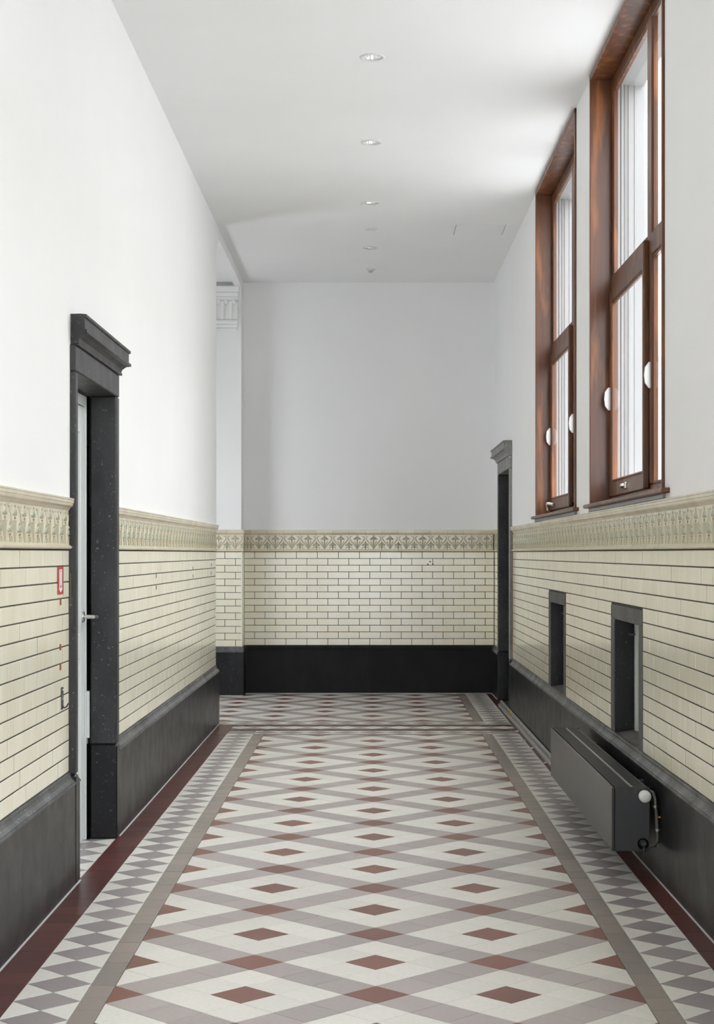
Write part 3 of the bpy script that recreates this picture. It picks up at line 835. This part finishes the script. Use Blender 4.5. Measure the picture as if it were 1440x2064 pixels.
    for sy, sg in ((y1, 1), (y0, -1)):
        for u0, u1, e in ((-0.150, -0.137, 0.062), (-0.158, -0.150, 0.046), (-0.172, -0.158, 0.056), (-0.178, -0.172, 0.044), (-0.186, -0.178, 0.050), (-0.192, -0.186, 0.052), (-0.200, -0.192, 0.040), (-0.207, -0.200, 0.046), (-0.232, -0.207, 0.034), (-0.237, -0.232, 0.026), (-0.290, -0.237, 0.030), (-0.305, -0.289, 0.016)):
            m.box((u0, sy - sg * e, WZ - 0.1), (u1, sy + sg * 0.02, zt), 0)
        m.box((-0.305, sy - sg * 0.01, WZ - 0.15), (-0.289, sy + sg * 0.16, zt + 0.1), 0)
    m.box((-0.29, y0, zt - 0.06), (-0.137, y1, zt + 0.03), 0); m.box((-0.33, y0 - 0.05, WZ - 0.10), (-0.137, y1 + 0.05, WZ - 0.02), 0)
    m.build('outside_reveal', M['stucco'], r)
    lt = bpy.data.lights.new('daylight_portal', 'AREA'); lt.shape = 'RECTANGLE'; lt.size = y1 - y0; lt.size_y = zt - WZ
    lt.cycles.is_portal = True
    lo = bpy.data.objects.new('daylight_portal', lt)
    lo.location = (Xr((y0 + y1) / 2) + 0.34, (y0 + y1) / 2, (WZ + zt) / 2)
    lo.rotation_euler = (math.pi / 2, 0, math.pi / 2)
    COL.objects.link(lo)
def portal(loc, rot, sx, sy):
    lt = bpy.data.lights.new('daylight_portal', 'AREA'); lt.shape = 'RECTANGLE'; lt.size = sx; lt.size_y = sy
    lt.cycles.is_portal = True
    lo = bpy.data.objects.new('daylight_portal', lt); lo.location = loc; lo.rotation_euler = rot; COL.objects.link(lo)
portal((0, Y0 - 0.2, 1.66), (math.pi / 2, 0, math.pi), 2.0, 3.28)
portal((-3.22, YE + 1.2, 1.775), (math.pi / 2, 0, -math.pi / 2), 1.05, 1.35)
for i, (a, b) in enumerate(WIN + WIN_ADDED): window(i + 1, a, b)

# ------------------------------------------------------------------ outside: court and neighbouring wing
m = MB(); m.box((1.6, -40, -0.8), (60, 80, -0.5)); struct(m.build('ground', M['paving']))
m = MB()
m.box((11.0, -30, -0.5), (20, 25.5, 8.0))
struct(m.build('court_sky_block', M['facade']))      # far side of the court, unseen, added to block low sky light
nb = empty('neighbouring_building', (8, 26, -0.5))
def nbpart(name, mat, boxes):
    m = MB()
    for a, b in boxes: m.box(a, b)
    o = m.build(name, mat); o.parent = nb; o.matrix_parent_inverse = Matrix.Translation((-8, -26, 0.5)); return o
nbpart('facade_wall', M['facade'], [((2.4, 26, -0.5), (16, 34, 9.5))])
nbpart('string_course', M['stucco'], [((2.3, 25.85, 4.2), (16, 26, 4.45))])
nbpart('eaves_cornice', M['stucco'], [((2.2, 25.6, 9.3), (16, 34, 9.7))])
for k in range(3):
    for zz in (1.0, 5.4):
        x = 3.3 + k * 2.6
        nbpart('facade_window', M['white_paint'], [((x, 25.93, zz), (x + 1.1, 26.0, zz + 2.2))])
        nbpart('shutter_louvre', M['stucco'], [((x + 0.06, 25.90, zz + 0.1 + q * 0.1), (x + 1.04, 25.93, zz + 0.16 + q * 0.1)) for q in range(20)])
tag(nb, 'pale rendered building wing seen through the window glass', 'building')

# ------------------------------------------------------------------ things
for i, (x, y) in enumerate(LAMP[:4]):
    where = ['nearest the camera, the largest of the row', 'second from the near end of the row', 'third along the row', 'last of the row, near the end wall'][i]
    r = tag(empty('downlight', (x, y, CEIL)), 'round recessed white ceiling downlight, ' + where, 'ceiling light', 'downlights along the middle of the ceiling')
    def lp(name, prof, mat, n=32):
        m = MB(); m.lathe(prof, (0, 0, 0), 'z', n); o = m.build(name, mat, r); return o
    m = MB(); n = 32
    ring = [(0.071, 0.001), (0.070, -0.004), (0.060, -0.006), (0.052, -0.004), (0.050, 0.004)]
    vs = [(a * math.cos(2 * math.pi * k / n), a * math.sin(2 * math.pi * k / n), h) for a, h in ring for k in range(n)]
    m.add(vs, [(j * n + k, j * n + (k + 1) % n, (j + 1) * n + (k + 1) % n, (j + 1) * n + k) for j in range(4) for k in range(n)], 0, True)
    m.build('trim_ring', M['white_plastic'], r)
    cone = [(0.0505, 0.002), (0.046, 0.02), (0.038, 0.045), (0.028, 0.06)]
    m = MB(); vs = [(a * math.cos(2 * math.pi * k / n), a * math.sin(2 * math.pi * k / n), h) for a, h in cone for k in range(n)]
    m.add(vs, [(j * n + k, j * n + (k + 1) % n, (j + 1) * n + (k + 1) % n, (j + 1) * n + k) for j in range(3) for k in range(n)], 0, True)
    m.build('reflector', M['reflector'], r)
    lp('lens', [(0.030, 0.058), (0.030, 0.066)], M['lens'], 20)
for x, y in LAMP[4:]:      # covers of the lamps over the camera, outside the picture
    m = MB(); m.lathe([(0.06, 0.0), (0.06, 0.012)], (x, y, CEIL - 0.001), 'z', 24); m.build('blank_cover', M['white_plastic'], ceiling)
r = tag(empty('ceiling_sensor', (0.0, 14.04, CEIL)), 'small flat white sensor disc on the ceiling between the last two downlights', 'sensor')
m = MB(); m.lathe([(0.052, 0.002), (0.052, -0.006), (0.046, -0.010), (0.02, -0.012)], (0, 0, 0), 'z', 24); m.build('housing', M['white_plastic'], r)
m = MB(); m.lathe([(0.016, -0.010), (0.012, -0.016), (0.004, -0.018)], (0, 0, 0), 'z', 14); m.build('lens_cap', M['lens'], r)
r = tag(empty('smoke_detector', (-0.004, 16.04, CEIL)), 'tiny round detector with a dark centre on the ceiling close to the end wall', 'detector')
m = MB(); m.lathe([(0.045, 0.002), (0.045, -0.008), (0.03, -0.014), (0.02, -0.014)], (0, 0, 0), 'z', 24); m.build('base', M['white_plastic'], r)
m = MB(); m.lathe([(0.020, -0.012), (0.020, -0.030), (0.012, -0.034)], (0, 0, 0), 'z', 16); m.build('sensor_head', M['alu'], r)

# radiator
RY0, RY1, RZ0, RZ1 = 7.14, 9.57, 0.137, 0.410
RXF, RXB = 1.030, 1.190
r = tag(empty('radiator', ((RXF + RXB) / 2, (RY0 + RY1) / 2, RZ0)), 'low anthracite panel radiator hung on the skirting under the near window', 'radiator')
def rp(name, mat, parent=None, fn=None):
    m = MB(); fn(m); o = m.build(name, mat)
    base = parent or r
    o.parent = base
    o.matrix_parent_inverse = Matrix.Translation(r.location).inverted() if base is r else Matrix.Identity(4)
    return o
rp('front_panel', M['rad'], fn=lambda m: m.bbox((RXF, RY0, RZ0), (RXF + 0.012, RY1, RZ1 - 0.001), 0.003))
rp('back_panel', M['rad'], fn=lambda m: m.bbox((RXB - 0.012, RY0 + 0.004, RZ0 + 0.004), (RXB, RY1 - 0.004, RZ1 - 0.004), 0.003))
rp('end_panel', M['rad'], fn=lambda m: m.bbox((RXF + 0.012, RY0 + 0.001, RZ0), (RXB + 0.002, RY0 + 0.010, RZ1), 0.002))
rp('end_panel', M['rad'], fn=lambda m: m.bbox((RXF + 0.012, RY1 - 0.010, RZ0), (RXB + 0.002, RY1 - 0.001, RZ1), 0.002))
rp('convector_core', M['rad_dark'], fn=lambda m: [m.box((RXF + 0.02 + k * 0.033, RY0 + 0.02, RZ0 + 0.02), (RXF + 0.036 + k * 0.033, RY1 - 0.02, RZ1 - 0.03)) for k in range(4)])
xm = RXF + 0.088
for xa, xb in ((RXF + 0.016, xm - 0.004), (xm + 0.004, RXB - 0.010)):
    def slats(m, xa=xa, xb=xb):
        m.box((xa, RY0 + 0.012, RZ1 - 0.012), (xa + 0.004, RY1 - 0.012, RZ1 - 0.001)); m.box((xb - 0.004, RY0 + 0.012, RZ1 - 0.012), (xb, RY1 - 0.012, RZ1 - 0.001))
        n = 190
        for k in range(n):
            y = RY0 + 0.014 + (RY1 - RY0 - 0.028) * k / n
            m.box((xa + 0.004, y, RZ1 - 0.008), (xb - 0.004, y + 0.0075, RZ1 - 0.001))
    o = rp('top_grille', M['rad_dark'], fn=slats); o['kind'] = 'stuff'
rp('grille_divider', M['alu'], fn=lambda m: m.bbox((xm - 0.004, RY0 + 0.010, RZ1 - 0.010), (xm + 0.004, RY1 - 0.010, RZ1 + 0.001), 0.001))
for y in (7.6, 9.1):
    rp('wall_bracket', M['rad_dark'], fn=lambda m, y=y: m.bbox((RXB - 0.005, y - 0.02, 0.20), (Xr(y) - 0.027, y + 0.02, 0.38), 0.003))
vh = rp('thermostat_head', M['white_plastic'], fn=lambda m: m.lathe([(0.0115, 0.0), (0.0115, -0.012), (0.024, -0.016), (0.0258, -0.024), (0.0258, -0.050), (0.022, -0.056), (0.010, -0.058)], (1.165, RY0 + 0.002, 0.376), 'y', 26))
def ribs(m):
    for k in range(22):
        t = 2 * math.pi * k / 22
        m.tube([(1.165 + 0.0262 * math.cos(t), RY0 - 0.026, 0.376 + 0.0262 * math.sin(t)), (1.165 + 0.0262 * math.cos(t), RY0 - 0.048, 0.376 + 0.0262 * math.sin(t))], 0.0013, 5)
def marks(m):
    for k in range(5):
        t = math.radians(110 + k * 22)
        c, s_ = math.cos(t), math.sin(t)
        m.tube([(1.165 + 0.010 * c, RY0 - 0.0572, 0.376 + 0.010 * s_), (1.165 + 0.018 * c, RY0 - 0.0568, 0.376 + 0.018 * s_)], 0.0012, 5)
for nm, mt, fn in (('grip_rib', M['white_plastic'], ribs), ('scale_mark', M['iron'], marks)):
    m = MB(); fn(m); o = m.build(nm, mt); o.parent = vh; o.matrix_parent_inverse = Matrix.Translation(r.location).inverted()
px = 1.222
rp('supply_pipe', M['pipe'], fn=lambda m: m.tube([(1.195, RY0 + 0.05, 0.388), (px - 0.012, RY0 + 0.03, 0.384), (px - 0.006, RY0 + 0.02, 0.36), (px, RY0 + 0.02, 0.30), (px + 0.006, RY0 + 0.02, 0.19), (px + 0.006, RY0 + 0.02, 0.172), (px - 0.002, RY0 + 0.02, 0.158), (px - 0.028, RY0 + 0.02, 0.155)], 0.0075, 10))
rp('pipe_union', M['copper'], fn=lambda m: m.tube([(px + 0.006, RY0 + 0.03, 0.277), (px + 0.026, RY0 + 0.03, 0.277)], 0.005, 8))
rp('pipe_clip', M['steel'], fn=lambda m: m.lathe([(0.011, -0.005), (0.012, 0.005)], (px - 0.004, RY0 + 0.02, 0.325), 'z', 10))
rp('pipe_clip', M['steel'], fn=lambda m: m.lathe([(0.011, -0.005), (0.012, 0.005)], (px + 0.005, RY0 + 0.02, 0.225), 'z', 10))
rp('valve_opening', M['void'], fn=lambda m: m.lathe([(0.024, 0.004), (0.024, -0.0012)], (1.163, RY0, 0.168), 'y', 24))
rp('lockshield_valve', M['rad_dark'], fn=lambda m: [m.lathe([(0.016, 0.0), (0.016, -0.012), (0.010, -0.018)], (1.163, RY0, 0.172), 'y', 16), m.lathe([(0.007, -0.03), (0.007, 0.0)], (1.166, RY0 - 0.006, 0.165), 'z', 10)])

# pipe trunking lying along the skirting
TP = [(0.032, 0.0), (0.072, 0.0), (0.072, 0.016), (0.066, 0.024), (0.058, 0.026), (0.055, 0.036), (0.050, 0.046), (0.040, 0.050), (0.032, 0.050)]
r = tag(empty('pipe_trunking', (1.2, 12.4, 0)), 'long grey metal pipe trunking lying on the floor along the right skirting', 'pipe trunking')
def tp(name, mat, fn):
    m = MB(PR); fn(m); o = m.build(name, mat); o.parent = r; o.matrix_parent_inverse = Matrix.Translation((-1.2, -12.4, 0)); return o
tp('lower_rail', M['alu'], lambda m: m.prism([(0.050, 0.0), (0.076, 0.0), (0.076, 0.016), (0.070, 0.024), (0.060, 0.026), (0.050, 0.022)], 9.35, 15.4))
tp('upper_rail', M['alu'], lambda m: m.prism([(0.032, 0.0), (0.0495, 0.0), (0.0495, 0.040), (0.044, 0.048), (0.038, 0.050), (0.032, 0.046)], 9.35, 15.5))
tp('yellow_tape', plain('yellow_tape', (0.55, 0.36, 0.03), 0.6), lambda m: m.prism([(0.034, 0.046), (0.0505, 0.040), (0.0505, 0.027), (0.071, 0.024), (0.071, 0.0255), (0.052, 0.029), (0.0515, 0.043), (0.036, 0.0525)], 14.35, 14.45))

# crumbs of mortar by the trunking
for k, (px_, py_) in enumerate(((1.150, 12.55), (1.166, 12.05), (1.130, 13.45), (1.155, 13.20), (1.17, 11.2))):
    m = MB(); q = random.Random(k)
    m.lathe([(0.004, 0.0), (0.012, 0.003), (0.010, 0.009), (0.003, 0.012)], (0, 0, 0), 'z', 7, smooth=False)
    m.v = [(x * q.uniform(0.7, 1.5), y * q.uniform(0.6, 1.8), z) for x, y, z in m.v]
    o = m.build('mortar_crumb', M['white_plastic']); o.location = (px_, py_, 0.0002)
    tag(o, ['white mortar crumb on the red border, the brighter of two beside the trunking', 'small white mortar crumb on the red border nearest the radiator end of the trunking pair', 'pale mortar crumb on the floor where the red cross bands meet the border', 'pale flat mortar crumb lying between the red cross band and the trunking', 'white mortar crumb on the red border beside the radiator end'][k], 'debris', 'mortar crumbs along the trunking')

# red sticker with a white arrow
r = tag(empty('arrow_sticker', (XL, 6.90, 1.30)), 'red sticker with a white downward arrow on the cream tiles beside the left door', 'sticker')
def sp(name, mat, fn, par=None):
    m = MB(); fn(m); return m.build(name, mat, par or r)
def slab(m, pts, x0, x1):
    n = len(pts); vs = [(x0, a, b) for a, b in pts] + [(x1, a, b) for a, b in pts]
    m.add(vs, [(i, (i + 1) % n, n + (i + 1) % n, n + i) for i in range(n)] + [tuple(range(n))[::-1], tuple(range(n, 2 * n))])
sp('backing', M['sign_red'], lambda m: slab(m, [(-0.065, -0.060), (0.065, -0.060), (0.062, 0.055), (-0.062, 0.055)], 0.0012, 0.0022))
aw = sp('arrow', M['sign_white'], lambda m: slab(m, [(0.0, -0.052), (0.048, -0.036), (0.030, -0.036), (0.030, 0.043), (-0.030, 0.043), (-0.030, -0.036), (-0.048, -0.036)], 0.0022, 0.0027))
sp('print', M['ink'], lambda m: [slab(m, [(-a, z), (a, z), (a, z + h), (-a, z + h)], 0.0027, 0.0029) for a, z, h in ((0.008, 0.032, 0.006), (0.006, 0.022, 0.003), (0.006, 0.015, 0.003), (0.006, 0.008, 0.003), (0.006, 0.001, 0.003), (0.006, -0.006, 0.003), (0.006, -0.014, 0.003), (0.009, -0.033, 0.012))], aw)

# iron wall hook
r = tag(empty('wall_hook', (XL, 6.93, 0.825)), 'slim grey metal wall hook screwed to the cream tiles low beside the left door', 'hook')
sp('back_plate', M['iron'], lambda m: m.bbox((0.0, -0.016, -0.062), (0.006, 0.016, 0.030), 0.002))
sp('peg', M['iron'], lambda m: m.tube([(0.004, 0, -0.048), (0.012, 0, -0.056), (0.022, 0, -0.050), (0.030, 0, -0.036)], 0.0035, 8))
for z_ in (0.018, -0.02): sp('screw_head', M['steel'], lambda m: m.lathe([(0.006, 0.005), (0.004, 0.009)], (0, 0, z_), 'x', 8))
# rusty fixings left in the tiles
for k, (s, z, mt) in enumerate(((6.90, 1.208, 'rust'), (6.90, 1.022, 'rust'), (6.90, 0.94, 'rust'))):
    m = MB(PL); m.bbox((-0.002, s - 0.011, z - 0.013), (0.0035, s + 0.011, z + 0.013), 0.003); m.build('rusty_fixing', M[mt], wall_left)
m = MB(); m.box((XL + 0.006, DL[0] - 0.0008, 1.19), (XL + 0.0078, DL[0] + 0.002, 1.325)); m.box((XL + 0.002, DL[0] - 0.0008, 1.188), (XL + 0.013, DL[0] + 0.002, 1.192)); m.build('paint_trace', plain('yellow_paint_trace', (0.22, 0.20, 0.08), 0.7), door1)
for s, z in ((9.985, 1.275), (9.985, 1.205), (12.05, 1.30), (12.05, 1.245), (13.42, 1.315), (13.42, 1.25)):
    m = MB(PL); m.bbox((-0.002, s - 0.009, z - 0.013), (0.0025, s + 0.009, z + 0.013), 0.002); m.build('screw_plug', M['iron'], wall_left)
for x, z in ((0.597, 1.325), (0.625, 1.300), (0.575, 1.298)):
    m = MB(PB); m.lathe([(0.008, -0.004), (0.008, 0.0022)], (0, x, z), 'x', 10); m.build('screw_plug', M['iron'], wall_back)
r = tag(empty('switch_box', (XL, 8.40, 1.045)), 'narrow white switch box on the cream tiles just past the left door', 'switch')
sp('body', M['white_plastic'], lambda m: m.bbox((0.0, -0.03, -0.04), (0.014, 0.03, 0.04), 0.004))
sp('rocker', M['white_plastic'], lambda m: m.bbox((0.013, -0.02, -0.028), (0.018, 0.02, 0.028), 0.003))
